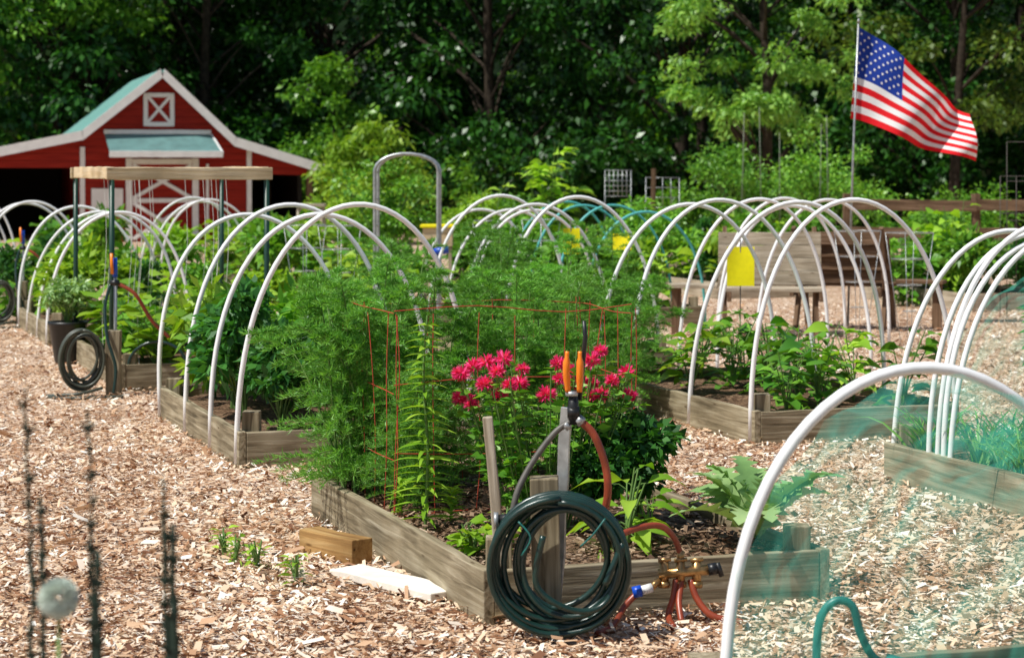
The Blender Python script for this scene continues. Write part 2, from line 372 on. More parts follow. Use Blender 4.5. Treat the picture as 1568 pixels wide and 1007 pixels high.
inst('deciduous_tree',tree_mesh('deciduous_tree',8.5,2.1,2.1,82,200,.14,.075,lightgreen,.40),None,(5.0,43,0),1.0)
inst('deciduous_tree',tree_mesh('deciduous_tree',9,2.6,2.6,55,180,.15,.09,leafmat('leaf_olive',(.05,.12,.012),(.18,.28,.035)),.55),None,(9.8,48,0),1.0)
inst('deciduous_tree',tree_mesh('deciduous_tree',9.5,2.6,5.0,55,190,.17,.09,M['leafforest2'],.6),None,(-11.0,52,0),1.0)
inst('small_tree',tree_mesh('small_tree',2.35,1.05,.5,36,150,.16,.06,M['leaflight'],.34),None,(-2.75,43,0),1.0)
inst('small_tree',tree_mesh('small_tree',4.0,1.2,.5,40,170,.15,.08,M['leafforest2'],.38),None,(-4.3,50.8,0),1.0)
sh=lambda nm,x,y,r,h,mat,L=.08,nc=30,per=130: inst(nm,bush_mesh(nm,r,h,nc,per,L,L*.6,M[mat],r*.27),None,(x,y,0))
sh('garden_shrub',-1.9,32,.95,1.7,'leafmid'); sh('garden_shrub',-2.6,36,1.1,1.5,'leaflight')
sh('garden_shrub',-.5,29,.5,1.4,'leaflight'); sh('garden_shrub',3.9,36,1.2,2.1,'leafmid'); sh('garden_shrub',5.4,37,1.3,2.3,'grass')
sh('garden_shrub',1.7,27,.7,1.25,'grass',.07); sh('garden_shrub',.1,31,.9,1.25,'leafmid'); sh('garden_shrub',4.0,28.5,.7,1.0,'leafmid')
sh('garden_shrub',2.6,33,1.,1.3,'leafforest2'); sh('garden_shrub',7.9,38,1.2,1.2,'leafforest2'); sh('garden_shrub',6.8,36,.9,.9,'leafmid')
sh('garden_shrub',-4.6,38,.7,.7,'leafmid')
bb=lambda nm,x,y,r,h,ns,nl,L,W,mat,z=0: inst(nm,broad_mesh(nm,r,h,ns,nl,L,W,M[mat]),None,(x,y,z))
bb('fig_plant',.5,29,.42,1.95,12,14,.26,.15,'leaflight'); bb('fig_plant',-.35,28.5,.4,1.5,8,9,.2,.1,'leaflight')
bb('fig_plant',5.0,24.5,.5,1.25,14,10,.22,.16,'leaflight'); bb('fig_plant',4.35,24.0,.45,.85,12,9,.18,.12,'leafmid')
bb('fig_plant',5.9,25,.45,.8,12,9,.2,.14,'leafmid')
# ------------------------------------------------------------------ bed planting
T1=[bush_mesh('tomato_mesh',.34,.85,18,85,.085,.048,M['leafdark'],.11) for _ in range(2)]
T2=[bush_mesh('pepper_mesh',.30,.6,13,55,.10,.05,M['leafmid'],.12),bush_mesh('pepper_mesh',.28,.62,12,55,.09,.05,M['leaflight'],.11)]
T3=[broad_mesh('eggplant_mesh',.25,.48,6,6,.17,.11,M['leafmid']),broad_mesh('eggplant_mesh',.24,.52,6,6,.16,.10,M['leafmid']),broad_mesh('eggplant_mesh2',.25,.44,6,6,.17,.11,M['leaflight'])]
T4=[broad_mesh('squash_mesh',.35,.5,9,6,.19,.18,M['leaflight'],.3),broad_mesh('squash_mesh',.35,.45,9,6,.18,.17,M['leafmid'],.3)]
def plant(nm,me,p,s=1,sz=1): inst(nm,me,None,tuple(p),rng.random()*6.28,(s,s,s*sz))
for a,bb_,s,z in((.32,.45,.75,.95),(.25,1.05,.9,1.15),(.3,1.6,1,1.2),(.3,2.2,1,1.25),(.85,1.1,.8,1.0),(.9,1.8,.95,1.15),(.85,2.25,1,1.2)):
    plant('tomato_plant',T1[rng.integers(2)] if bb_<1.5 else T2[rng.integers(2)],at(B,a,bb_,.13),s,z)
plant('pepper_plant',T2[0],at(B,.8,.5,.13),.6); plant('squash_plant',T4[0],at(B,.5,1.9,.3),.8); plant('squash_plant',T4[0],at(B,.3,1.3,.25),.6)
for a in(.3,.68,1.05):
    for c in(.35,.85,1.35,1.85,2.2):
        if rng.random()<.88: plant('eggplant',T3[rng.integers(3)],at(C,a+rng.normal(0,.06),c+rng.normal(0,.07),.13),.75+.35*rng.random())
for a in(.3,.9):
    for c in(.3,.9,1.5,2.1): plant('squash_plant',T4[0 if rng.random()<.7 else 1],at(G,a,c,.13),.9+.3*rng.random())
allT=[('pepper_plant',T2[0]),('pepper_plant',T2[1]),('tomato_plant',T1[0]),('squash_plant',T4[0]),('squash_plant',T4[1]),('eggplant',T3[2]),('eggplant',T3[0])]
for o in(F,F2,I,Hh,*far):
    for a in(.3,.9):
        for c in(.3,.95,1.55,2.15):
            if rng.random()<.8:
                nm,me=allT[rng.integers(len(allT))]; k=.62 if nm=='tomato_plant' else 1; plant(nm,me,at(o,a+rng.normal(0,.05),c+rng.normal(0,.08),.13),(.9+.4*rng.random())*k,1+.25*rng.random())
for x,y,s in((-4.9,21.4,.9),(-5.9,21.6,.8),(-4.6,21.9,.9),(-2.3,20.2,1.0),(-3.1,21.2,1.0),(-3.6,22.6,1.1),(-1.7,22.6,1.1),(-5.2,25.6,1.1),(-6.4,24.5,1.1)):
    nm,me=allT[(0,1,3,4,5,6)[rng.integers(6)]]; plant(nm,me,(x,y,0),s,1.1)
fm=[fern_mesh('asparagus_mesh',1.08,.36),fern_mesh('asparagus_mesh',1.18,.40),fern_mesh('asparagus_mesh',.85,.42,12,25,34,(-.14,-.05))]
for i,(a,c,k,s) in enumerate(((.12,2.05,2,1.12),(.5,2.2,0,.90),(.22,1.7,2,.74),(.85,2.15,1,.88),(1.1,2.25,1,.86),(.3,2.25,0,.95))):
    plant('asparagus_fern',fm[k],at(A,a,c,.13),s)
for x,y,k,s in((-.6,12.5,0,1.0),(-.1,13.2,1,1.02),(.35,13.6,0,1.0),(-.2,15.2,0,1.05),(.58,13.2,2,1.0),(-.9,13.9,1,.95),(.25,12.6,2,1.0),(.75,15.6,1,1.0)): plant('asparagus_fern',fm[k],(x,y,.05),s)
# lily stalk
mb=MB(); pts=smooth_pts([(0,0,0),(.012,0,.3),(-.005,0,.6),(.01,0,.84)],5); tube(mb,pts,np.linspace(.008,.004,len(pts)),6,1,False)
for j in range(27):
    z=.05+.78*j/27; n=4; az=rng.random()*6.28+np.arange(n)*6.28/n; P=np.tile([0,0,z],(n,1)); k=.15*(1-.6*(z/.84)**2)
    bigleaves(mb,P,np.stack([np.cos(az),np.sin(az),np.full(n,.2)],1),k,.021,.3,[.5,1,.9,.6,.05])
mb.obj('lily_plant',[M['leaflight'],M['stem']],None,(-.34,8.40,.13))
for x,y in((-.45,8.7),(-.24,8.5)):
    mb2=MB()
    for j in range(10):
        z=.02+.14*j/10; az=rng.random(4)*6.28; bigleaves(mb2,np.tile([0,0,z],(4,1)),np.stack([np.cos(az),np.sin(az),np.full(4,.8)],1),.09,.017,.5,[.5,1,.9,.6,.05])
    mb2.obj('lily_shoot',[M['leaflight']],None,(x,y,.13))
# bee balm
mb=MB(); heads=[]
for i in range(58):
    a=rng.random()*6.28; rr=.36*rng.random()**.5; e=np.array([math.cos(a)*rr,math.sin(a)*rr*.8,.60+.18*rng.random()-.35*rr])
    pts=smooth_pts([(e[0]*.35,e[1]*.35,0),(e[0]*.7,e[1]*.7,e[2]*.5),e],4); tube(mb,pts,.0028,4,1,False)
    n=24; idx=rng.integers(2,len(pts)-1,n); az=rng.random(n)*6.28
    leafquads(mb,pts[idx]+rng.normal(0,.012,(n,3)),np.stack([np.cos(az),np.sin(az),.2*rng.random(n)],1),.06,.028,0)
    if i<32: heads.append(e)
for e in heads:
    n=80; d=nrm(rng.normal(size=(n,3))*[1,1,.6]+[0,0,.2]); s=rng.random(); leafquads(mb,np.tile(e,(n,1))+d*.006,d,.027+.012*s,.010,2,0)
mb.obj('bee_balm',[M['leafmid'],M['stem'],M['pink']],None,(.14,8.4,.13))
inst('parsley_plant',bush_mesh('parsley_plant',.22,.46,24,80,.045,.035,M['leafdark'],.075),None,(.50,8.5,.18))
inst('parsley_plant',bush_mesh('parsley_plant',.16,.34,18,80,.04,.03,M['leafdark'],.07),None,(.34,8.35,.16))
plant('swiss_chard',broad_mesh('chard',.14,.34,6,4,.16,.075,M['leaflight'],.5),(.42,7.95,.13))
plant('swiss_chard',broad_mesh('chard2',.12,.24,4,4,.13,.06,M['leaflight'],.5),(.52,8.1,.13),.8)
plant('strawberry_plant',broad_mesh('strawb',.12,.14,8,4,.085,.055,M['leaflight'],.4),(-.14,7.8,.13))
plant('strawberry_plant',broad_mesh('strawb2',.1,.16,6,4,.07,.045,M['leaflight'],.4),(-.03,7.95,.13))
for x,y in((-.98,8.3),(-1.14,8.55),(-.8,8.0),(-1.08,8.42)):
    plant('weed',broad_mesh('weed',.05,.12,5,4,.055,.02,M['leaflight'],.4),(x,y,0))
# artichoke
mb=MB(); n=22; az=rng.random(n)*6.28; el=.8+1.9*rng.random(n)
JG=[.12,.25,.3,.95,.3,1,.35,1,.35,.95,.33,.8,.28,.6,.2,.35,.02]
bigleaves(mb,np.zeros((n,3))+[0,0,.03],np.stack([np.cos(az),np.sin(az),el],1),.60*(.7+.35*rng.random(n)),.16,.50,JG)
mb.obj('artichoke_plant',[M['grey']],None,(.90,7.92,.16))
mb=MB()
for i in range(90):
    o=at(Dd,.1+1.0*rng.random(),.1+2.2*rng.random(),.13); n=26; az=rng.random(n)*6.28
    bigleaves(mb,np.tile(o,(n,1))+rng.normal(0,.02,(n,3))*[1,1,0],np.stack([np.cos(az),np.sin(az),1.3+1.5*rng.random(n)],1),.52*(.6+.6*rng.random(n)),.012,.5,[.7,1,.8,.5,.05])
mb.obj('onion_grass',[M['grass']])
plant('pepper_plant',T2[0],at(Dd,1.05,2.1,.13),1.1,1.4)
for i in range(5): plant('lettuce',broad_mesh('lettuce',.13,.14,8,4,.12,.08,M['leafmid'],.5),at(E,.3+.7*rng.random(),1.2+.7*rng.random(),.10),.8)
# ------------------------------------------------------------------ red wire fence round asparagus
mb=MB(); z0,z1=.12,.95
def wire(p,q,r=.0020,mi=0): tube(mb,smooth_pts([p,p+(q-p)*.35+rng.normal(0,.012,3),p+(q-p)*.7+rng.normal(0,.012,3),q],3),r,4,mi,False)
crn=[at(A,.10,1.45),at(A,1.15,1.50),at(A,1.2,2.3),at(A,.14,2.34),at(A,.10,1.45)]
for i in range(4):
    a,b_=crn[i],crn[i+1]; L=np.linalg.norm(b_-a); n=int(L/.17)
    for j in range(n+1):
        p=a+(b_-a)*j/n; wire(p+[0,0,z0],p+np.array([rng.normal(0,.025),rng.normal(0,.02),z1+rng.normal(0,.012)]))
    for z in(.13,.36,.66,.94): wire(a+[0,0,z+rng.normal(0,.02)],b_+[0,0,z+rng.normal(0,.02)])
mb.obj('wire_fence',[M['rust']])
# ------------------------------------------------------------------ hose stand (foreground)
RT=[1,.90,.98,.82,.95,.70,.99,.86,.60,.93,.76,1,.66,.9,.97]
SX=[0,.3,-.2,.5,-.4,.6,.1,-.5,.2,.4,-.7,0,.8,-.3,.2]
def coil(c,rx,rz,loops,depth=.10,heading=0,hang=.55):
    P=[]
    for i in range(loops*40+1):
        t=i/40; a=t*2*math.pi+1.57; k=int(t); f=t-k; f=f*f*(3-2*f)
        rad=(1-f)*RT[k%15]+f*RT[(k+1)%15]; s=(1-f)*SX[k%15]+f*SX[(k+1)%15]
        x=rx*rad*math.cos(a)+(1-rad)*rx*s; z=rz*rad*math.sin(a)*(1+.03*s)+(1-rad)*rz*hang
        y=depth*((k*7%loops)/loops*(1-f)+((k+1)*7%loops)/loops*f-.5)
        P.append([c[0]+x*math.cos(heading)-y*math.sin(heading),c[1]+x*math.sin(heading)+y*math.cos(heading),c[2]+z])
    return P
st=empty('garden_hose_stand')
board('post',(.12,7.19,0),(.105,7.19,.515),.095,.095,M['wood'],st)
board('stake',(-.02,7.33,0),(-.085,7.33,.70),.028,.035,M['woodg'],st)
board('metal_stake',(.145,7.28,0),(.185,7.26,.74),.012,.04,M['steel'],st,.002)
mb=MB(); tube(mb,coil((.155,7.03,.245),.232,.232,13,.13),.0105,10); tube(mb,smooth_pts([(.3,6.96,.2),(.36,6.98,.33),(.31,6.97,.15),(.2,6.95,.12),(.08,6.95,.2),(.1,6.95,.36)],8),.0105,10)
mb.obj('green_hose_coil',[M['hose']],st)
mb=MB(); tube(mb,smooth_pts([(.02,6.93,.41),(.06,6.92,.36),(.03,6.93,.30)],4),.003,6); tube(mb,smooth_pts([(.30,6.93,.42),(.26,6.92,.37),(.22,6.93,.33)],4),.003,6); mb.obj('hose_tie',[M['tealpipe']],st)
mb=MB(); tube(mb,smooth_pts([(.195,7.2,.70),(.14,7.19,.66),(.07,7.17,.57),(.02,7.14,.48),(.0,7.12,.40),(-.01,7.1,.38)],6),.0105,10); mb.obj('riser_hose',[simple('grey_hose',(.11,.10,.085),.5)],st)
mb=MB(); tube(mb,smooth_pts([(.215,7.2,.71),(.27,7.2,.66),(.31,7.2,.56),(.32,7.2,.46),(.30,7.22,.36)],6),.0135,10)
tube(mb,smooth_pts([(.36,7.2,.32),(.42,7.25,.335),(.50,7.3,.335),(.55,7.34,.29),(.575,7.36,.23)],6),.011,10)
tube(mb,smooth_pts([(.56,7.36,.14),(.55,7.33,.09),(.53,7.3,.03),(.54,7.2,.012)],6),.012,10)
tube(mb,smooth_pts([(.61,7.36,.14),(.63,7.33,.08),(.68,7.3,.03),(.78,7.28,.012)],6),.012,10)
tube(mb,smooth_pts([(.58,7.36,.14),(.565,7.3,.08),(.57,7.25,.02)],6),.011,10)
tube(mb,smooth_pts([(.44,7.33,.115),(.38,7.3,.06),(.34,7.2,.02),(.28,7.1,.012)],6),.011,10)
mb.obj('red_hose',[M['redhose']],st)
mb=MB()
tube(mb,[(.205,7.2,.69),(.205,7.2,.79)],.017,12,0); tube(mb,[(.185,7.2,.73),(.225,7.2,.73)],.02,12,0)
tube(mb,[(.20,7.2,.785),(.20,7.2,.80)],.022,12,1); tube(mb,[(.225,7.21,.77),(.245,7.2,.98),(.24,7.2,1.035)],[.009,.008,.006],8,0)
tube(mb,[(.19,7.2,.69),(.175,7.2,.68)],.016,10,1); tube(mb,[(.218,7.2,.71),(.235,7.2,.695)],.018,10,1)
for dx in(-.016,.022): 
    tube(mb,smooth_pts([(.203+dx,7.19,.80),(.2+dx*1.2,7.18,.87),(.202+dx*1.1,7.18,.935)],5),[.010]*3+[.012]*5+[.007]*3,8,2)
tube(mb,[(-.045,7.1,.385),(.02,7.1,.392)],.02,12,0); tube(mb,[(-.06,7.1,.385),(-.045,7.1,.385)],.028,12,1); tube(mb,[(.02,7.1,.392),(.035,7.1,.4)],.023,12,1)
mb.obj('hose_splitter',[M['black'],M['steel'],M['orange']],st)
mb=MB()
tube(mb,[(.50,7.36,.16),(.67,7.36,.175)],.018,12,0)
for x in(.52,.575,.63): tube(mb,[(x,7.36,.12),(x,7.36,.205)],.016,12,0); tube(mb,[(x-.022,7.35,.208),(x+.022,7.35,.213)],.007,8,0); tube(mb,[(x,7.36,.115),(x,7.36,.135)],.021,8,0)
tube(mb,[(.575,7.36,.2),(.575,7.36,.24)],.013,10,0); tube(mb,[(.67,7.36,.175),(.70,7.36,.18)],.021,8,1); tube(mb,[(.715,7.35,.155),(.70,7.35,.2)],.009,8,1)
mb.obj('brass_manifold',[M['brass'],M['black']],st)
mb=MB(); tube(mb,[(.41,7.32,.105),(.44,7.32,.112)],.02,12,0); tube(mb,[(.44,7.32,.112),(.475,7.33,.12)],.016,12,1);tube(mb,[(.475,7.33,.12),(.50,7.35,.14)],.012,12,2)
mb.obj('hose_connector',[M['blue'],M['white'],M['brass']],st)
def lying(name,c,size,rz,mat):
    x=size[0]/2; d=np.array([math.cos(rz),math.sin(rz),0])*x; c=np.array(c); return board(name,c-d,c+d,size[1],size[2],mat)
lying('timber_block',(-.70,8.52,.055),(.36,.10,.095),R(-50),M['woodorange'])
lying('flat_board',(-.43,7.90,.030),(.62,.15,.03),R(-50),simple('pale_board',(.86,.80,.70),.7,0,.15,12))
# ------------------------------------------------------------------ left hose stands
def hstand(x,y):
    e=empty('garden_hose_stand'); board('post',(x,y,0),(x,y,.44),.095,.095,M['wood'],e)
    m1=MB(); tube(m1,coil((x-.20,y-.09,.24),.15,.21,11,.12,.3),.0095,8); tube(m1,smooth_pts([(x-.06,y-.1,.06),(x-.2,y-.2,.03),(x-.42,y-.15,.012),(x-.25,y-.3,.012),(x+.1,y-.2,.012)],6),.011,8); m1.obj('hose_coil',[simple('hose_grey_green',(.07,.08,.06),.4)],e)
    m1=MB(); tube(m1,[(x,y+.06,.0),(x,y+.06,.88)],.012,8,0); tube(m1,[(x,y+.05,.80),(x,y+.05,.93)],[.018,.014],10,1); tube(m1,[(x-.03,y+.04,.76),(x+.03,y+.04,.76)],.02,10,2)
    tube(m1,[(x-.015,y+.02,.82),(x-.02,y+.02,.96)],.011,8,3); m1.obj('riser',[M['steel'],M['blue'],M['black'],M['orange']],e)
    m1=MB(); tube(m1,smooth_pts([(x+.03,y+.04,.75),(x+.14,y+.04,.68),(x+.24,y+.1,.5),(x+.34,y+.2,.38)],6),.013,8); m1.obj('red_hose',[M['redhose']],e)
    m1=MB(); tube(m1,smooth_pts([(x-.03,y+.04,.75),(x-.06,y,.6),(x-.03,y-.08,.4),(x+.03,y-.1,.2),(x+.02,y-.12,.02)],6),.011,8); m1.obj('feed_hose',[M['hose']],e)
hstand(-2.70,14.62); hstand(-4.75,20.9)
m1=MB(); tube(m1,[(-2.45+.2*math.cos(a),14.9,.17+.17*math.sin(a)) for a in np.linspace(-1.2,4.2,30)],.011,8); m1.obj('garden_hose',[M['hose']])
# pot
mb=MB(); zs=[0,.02,.3,.31,.33,.33,.29]; rr=[.10,.105,.15,.16,.16,.14,.135]; n=24; V=[];Fc=[]
for z,r_ in zip(zs,rr):
    for j in range(n): V.append([r_*math.cos(j*2*math.pi/n),r_*math.sin(j*2*math.pi/n),z])
for i in range(len(zs)-1):
    for j in range(n): k=(j+1)%n; Fc.append([i*n+j,i*n+k,(i+1)*n+k,(i+1)*n+j])
Fc.append([6*n+j for j in range(n)]); mb.add(V,Fc); pot=mb.obj('plant_pot',[M['black']],None,(-3.5,17.0,0))
inst('potted_herb',bush_mesh('potted_herb',.22,.40,20,70,.05,.02,M['grey'],.08),None,(-3.5,17.0,.3))
# ------------------------------------------------------------------ trellis frame on bed G
e=empty('string_trellis'); c=[(-2.78,14.98),(-1.75,15.38),(-2.35,17.45),(-3.45,17.05)]; zt=1.47
for x,y in c: 
    m1=MB(); tube(m1,[(x,y,0),(x,y,zt)],.019,8); m1.obj('post',[M['greenpost']],e)
for i in range(4):
    p=np.array([*c[i],zt+.03]);q=np.array([*c[(i+1)%4],zt+.03]); d=nrm(q-p)*.04
    if i%2==1: p=p+[0,0,.004];q=q+[0,0,.004]
    board('beam',p-(d if i%2==0 else -d),q+(d if i%2==0 else -d),.04,.085,M['woodnew'],e)
m1=MB()
for i in range(14):
    f=rng.random();g_=rng.random(); p=at((-2.75,15.0),1.05*f,2.1*g_); tube(m1,smooth_pts([(p[0],p[1],zt),(p[0]+.02,p[1],1.0),(p[0]-.01,p[1],.5),(p[0],p[1],.15)],3),.0022,3,0,False)
m1.obj('strings',[M['white']],e)
# ------------------------------------------------------------------ metal arch trellis
e=empty('metal_arch_trellis'); m1=MB()
for dy in(0,.45):
    P=[(-1.30,19.0+dy,0)]+[(-1.30,19.0+dy,z) for z in np.linspace(.3,1.5,5)]+[(-1.0-.30*math.cos(a),19.0+dy,1.52+.15*math.sin(a)) for a in np.linspace(0.1,math.pi-.1,12)]+[(-.70,19.0+dy,z) for z in np.linspace(1.5,0,6)]
    P=[(x*.93,y,z*.995) for x,y,z in P]; tube(m1,P,.016,8)
for z in np.linspace(.3,1.5,6):
    for x in(-1.21,-.65): tube(m1,[(x,19.0,z),(x,19.45,z)],.007,5)
for a in(.6,1.2,1.9,2.5): tube(m1,[((-1.0-.30*math.cos(a))*.93,19.0,1.51+.15*math.sin(a)),((-1.0-.30*math.cos(a))*.93,19.45,1.51+.15*math.sin(a))],.007,5)
m1.obj('frame',[M['steel']],e); m1=MB(); tube(m1,[(-.70,18.96,.80),(-.56,18.96,.82)],.032,8); m1.obj('blue_tie',[M['blue']],e)
# ------------------------------------------------------------------ benches
def bench(x,y,rz,mat,shelf=True,leg='wooddark'):
    e=empty('wooden_bench',(x,y,0),rz); L=.95
    for i in range(3): board('seat_plank',(-L/2,-.30+.125*i,.43),(L/2,-.30+.125*i,.43),.115,.035,mat,e)
    a=R(20)
    for i in range(4):
        k=.07+.128*i; board('back_plank',(-L/2,.06+math.sin(a)*k,.45+math.cos(a)*k),(L/2,.06+math.sin(a)*k,.45+math.cos(a)*k),.03,.12,mat,e)
    for sx in(-L/2+.06,L/2-.06):
        board('leg',(sx,-.36,0),(sx,-.22,.41),.04,.09,M[leg],e); board('leg',(sx,.22,0),(sx,.02,.41),.04,.09,M[leg],e)
        board('rail',(sx+.042,-.4,.37),(sx+.042,.2,.37),.04,.09,M[leg],e); board('back_support',(sx,.095,.40),(sx,.30,.98),.04,.07,M[leg],e)
    if shelf:
        for i in range(2): board('arm_shelf',(-L/2-.45,-.28+.13*i,.46),(-L/2-.005,-.28+.13*i,.46),.12,.035,mat,e)
        board('shelf_leg',(-L/2-.38,-.2,0),(-L/2-.38,-.2,.44),.05,.09,M[leg],e)
bench(2.38,19.9,R(-6),M['woodg']); bench(3.15,20.5,R(160),M['wooddark'])
def trap(x,y,z,w=.24,h=.34,rz=0):
    e=empty('yellow_sticky_trap',(x,y,z),rz); m1=MB(); V=[];n=6
    for i in range(n+1):
        for j in range(n+1): V.append([(i/n-.5)*w,.02*math.sin(i/n*3)*(j/n),(j/n-.5)*h])
    m1.add(V,[[i*(n+1)+j,(i+1)*(n+1)+j,(i+1)*(n+1)+j+1,i*(n+1)+j+1] for i in range(n) for j in range(n)]); m1.obj('card',[M['yellow']],e)
    m1=MB(); tube(m1,[(0,.02,-z),(0,.02,h/2+.06)],.004,5); m1.obj('stake',[M['wire']],e)
trap(1.58,14.9,.86,.19,.27,0); trap(.44,15.9,1.0,.13,.19,.3); trap(.95,18.6,.90,.16,.14,-.2)
# ------------------------------------------------------------------ flag and pole
e=empty('american_flag'); m1=MB(); FY=21.0
tube(m1,[(3.27,FY,0),(3.32,FY,1.6),(3.375,FY,2.96)],[.012,.011,.009],8); tube(m1,[(3.375,FY,2.95),(3.377,FY,2.99)],[.018,.006],8); m1.obj('pole',[M['steel']],e)
def fs(u,v):
    x=1.13*u-.045*v*(1-u)-.03*v; zt_=-.83*u**.95+.06*math.sin(u*6.0); zb=-.92-.42*u**1.2+.03*math.sin(u*7+1)
    z=zt_*(1-v)+zb*v; y=.16*math.sin(6.2*u*1.5+v*1.8)*u**.5+.09*math.sin(15*u+5*v)*u**.7; x+=.03*math.sin(11*u+3*v)*u
    return np.array([3.372+x,FY+y,2.91+z])
nu,nv=90,52; V=[fs(i/nu,j/nv) for i in range(nu+1) for j in range(nv+1)]; m1=MB()
cl={0:[],1:[],2:[]}
for i in range(nu):
    for j in range(nv):
        s=j//4; mi=2 if (i/nu<.4 and s<7) else (0 if s%2==0 else 1); k=i*(nv+1)+j; cl[mi].append([k,k+nv+1,k+nv+2,k+1])
m1.add(V,[f for q in(0,1,2) for f in cl[q]]); m1.m=[q for q in(0,1,2) for _ in cl[q]]
def fl(n,c):
    m,nt,b,out=newmat(n); b.inputs['Base Color'].default_value=(*c,1); b.inputs['Roughness'].default_value=.7; b.inputs['Specular IOR Level'].default_value=.2
    t=nt.nodes.new('ShaderNodeBsdfTranslucent'); t.inputs[0].default_value=(*c,1); mx=nt.nodes.new('ShaderNodeMixShader'); mx.inputs[0].default_value=.2
    nt.links.new(b.outputs[0],mx.inputs[1]); nt.links.new(t.outputs[0],mx.inputs[2]); nt.links.new(mx.outputs[0],out.inputs[0]); return m
m1.obj('cloth',[fl('flag_red',(.75,.010,.018)),fl('flag_white',(.84,.84,.84)),fl('flag_blue',(.012,.045,.32))],e)
m1=MB()
for r_ in range(9):
    for c_ in range(6 if r_%2==0 else 5):
        u0=.4*((c_*2+1+(r_%2))/12); v0=7/13*(r_+1)/10
        for side in(-.005,.005):
            ring=[]
            for k in range(10):
                rad=.018 if k%2==0 else .0075; an=math.pi/2+k*math.pi/5
                ring.append(fs(u0+rad*math.cos(an)/1.4*.95,v0-rad*math.sin(an)/.92)+[0,side,0])
            cc=fs(u0,v0)+[0,side,0]; m1.add([cc]+ring,[[0,1+k,1+(k+1)%10] for k in range(10)])
m1.obj('stars',[M['white']],e)
# ------------------------------------------------------------------ fence (back right), poles, racks
e=empty('wooden_fence')
for i in range(5):
    x=4.35+i*1.6; y=28.0-.35*i; board('fence_post',(x,y,0),(x,y,1.20),.1,.1,M['wooddark'],e)
    if i<4:
        for z in(.35,.70,1.06): board('rail',(x,y-.075,z),(x+1.6,y-.425,z-.02),.04,.14,M['wooddark'],e)
for x,y,h in((3.6,34,2.4),(4.0,34.5,2.5),(4.7,33,2.2),(5.0,34,2.35),(4.35,35,2.1)):
    m1=MB(); tube(m1,[(x,y,0),(x+rng.normal(0,.03),y,h)],.006,5); m1.obj('bamboo_pole',[simple('pole',(.18,.20,.14),.6)])
def wirerack(nm,x,y,w,z0,z1,nx,nz_,mat,r=.006):
    m1=MB()
    for i in range(nx+1): tube(m1,[(x+w*i/nx,y,0 if i in(0,nx) else z0),(x+w*i/nx,y,z1)],r,4)
    for j in range(nz_+1): tube(m1,[(x,y,z0+(z1-z0)*j/nz_),(x+w,y,z0+(z1-z0)*j/nz_)],r*.8,4)
    m1.obj(nm,[M[mat]])
wirerack('wire_trellis',1.25,29,.35,1.15,1.5,6,5,'steel',.005); wirerack('wire_trellis',1.8,29,.45,1.0,1.4,4,3,'steel',.005); wirerack('wire_trellis',5.05,22.3,.5,.3,1.45,3,3,'wire',.004); wirerack('wire_trellis',5.05,22.0,.9,.2,1.8,4,4,'wire',.004)
board('timber_post',(1.85,28.5,0),(1.87,28.5,1.52),.06,.06,M['wooddark']); 
def cage(x,y,h=.9,r=.2):
    m1=MB()
    for z in np.linspace(.25,h,4): tube(m1,[(x+r*z/h*math.cos(a),y+r*z/h*math.sin(a),z+.1) for a in np.linspace(0,6.28,18)],.003,4,0,False)
    for a in(0,1.57,3.14,4.71): tube(m1,[(x+r*.3*math.cos(a),y+r*.3*math.sin(a),0),(x+r*math.cos(a),y+r*math.sin(a),h+.1)],.003,4)
    m1.obj('tomato_cage',[M['steel']])
for x,y in((-1.95,20.3),(3.3,17.9),(-1.6,20.0),(-.2,21.9),(.3,22.3),(2.95,18.4)): cage(x,y)
e=empty('wooden_stool'); board('top',(-2.95,29.5,1.02),(-2.55,29.5,1.02),.3,.04,M['woodg'],e)
for dx in(-.2,.2):
    for dy in(-.12,.12): board('leg',(-2.75+dx*1.1,29.5+dy*1.2,0),(-2.75+dx*.75,29.5+dy*.7,.99),.05,.05,M['woodg'],e)
board('rung',(-2.93,29.38,.6),(-2.57,29.38,.6),.03,.04,M['woodg'],e)
e=empty('bee_hive'); board('box',(-1.05,25.5,.72),(-.7,25.5,.72),.35,.22,M['woodnew'],e); board('lid',(-1.08,25.5,.85),(-.67,25.5,.85),.4,.03,M['yellow'],e)
for dx in(-1.02,-.73):
    for dy in(25.37,25.63): board('leg',(dx,dy,0),(dx,dy,.6),.04,.04,M['woodg'],e)
# ------------------------------------------------------------------ near dark stalks and allium
for x,h,r_ in((-.717,1.225,.005),(-.70,1.06,.009),(-.625,1.19,.006),(-.618,.98,.012),(-.518,1.09,.007),(-.505,1.02,.011),(-.508,.9,.014)):
    m1=MB(); n=34; z=np.linspace(0,h,n); P=np.stack([x+.004*np.sin(z*9)+rng.normal(0,.0015,n),3.2+rng.normal(0,.002,n),z],1)
    tube(m1,P,r_*(1.6-1.25*z/h)*(1+rng.normal(0,.2,n)),7,0); k=rng.integers(0,n-1,150); az=rng.random(150)*6.28
    leafquads(m1,P[k],np.stack([np.cos(az),np.sin(az),np.full(150,1.6)],1),.022,.007,0); m1.obj('dried_flower_stalk',[M['darkstalk']])
m1=MB(); tube(m1,[(-.68,3.2,0),(-.67,3.2,.5),(-.673,3.2,.89)],.003,6,0); d=nrm(rng.normal(size=(1100,3))); leafquads(m1,np.array([-.673,3.2,.91])+d*.019,d,.013,.006,1)
m1.obj('allium_flower',[M['stem'],simple('allium_white',(.74,.82,.74),.6,0,.1)])
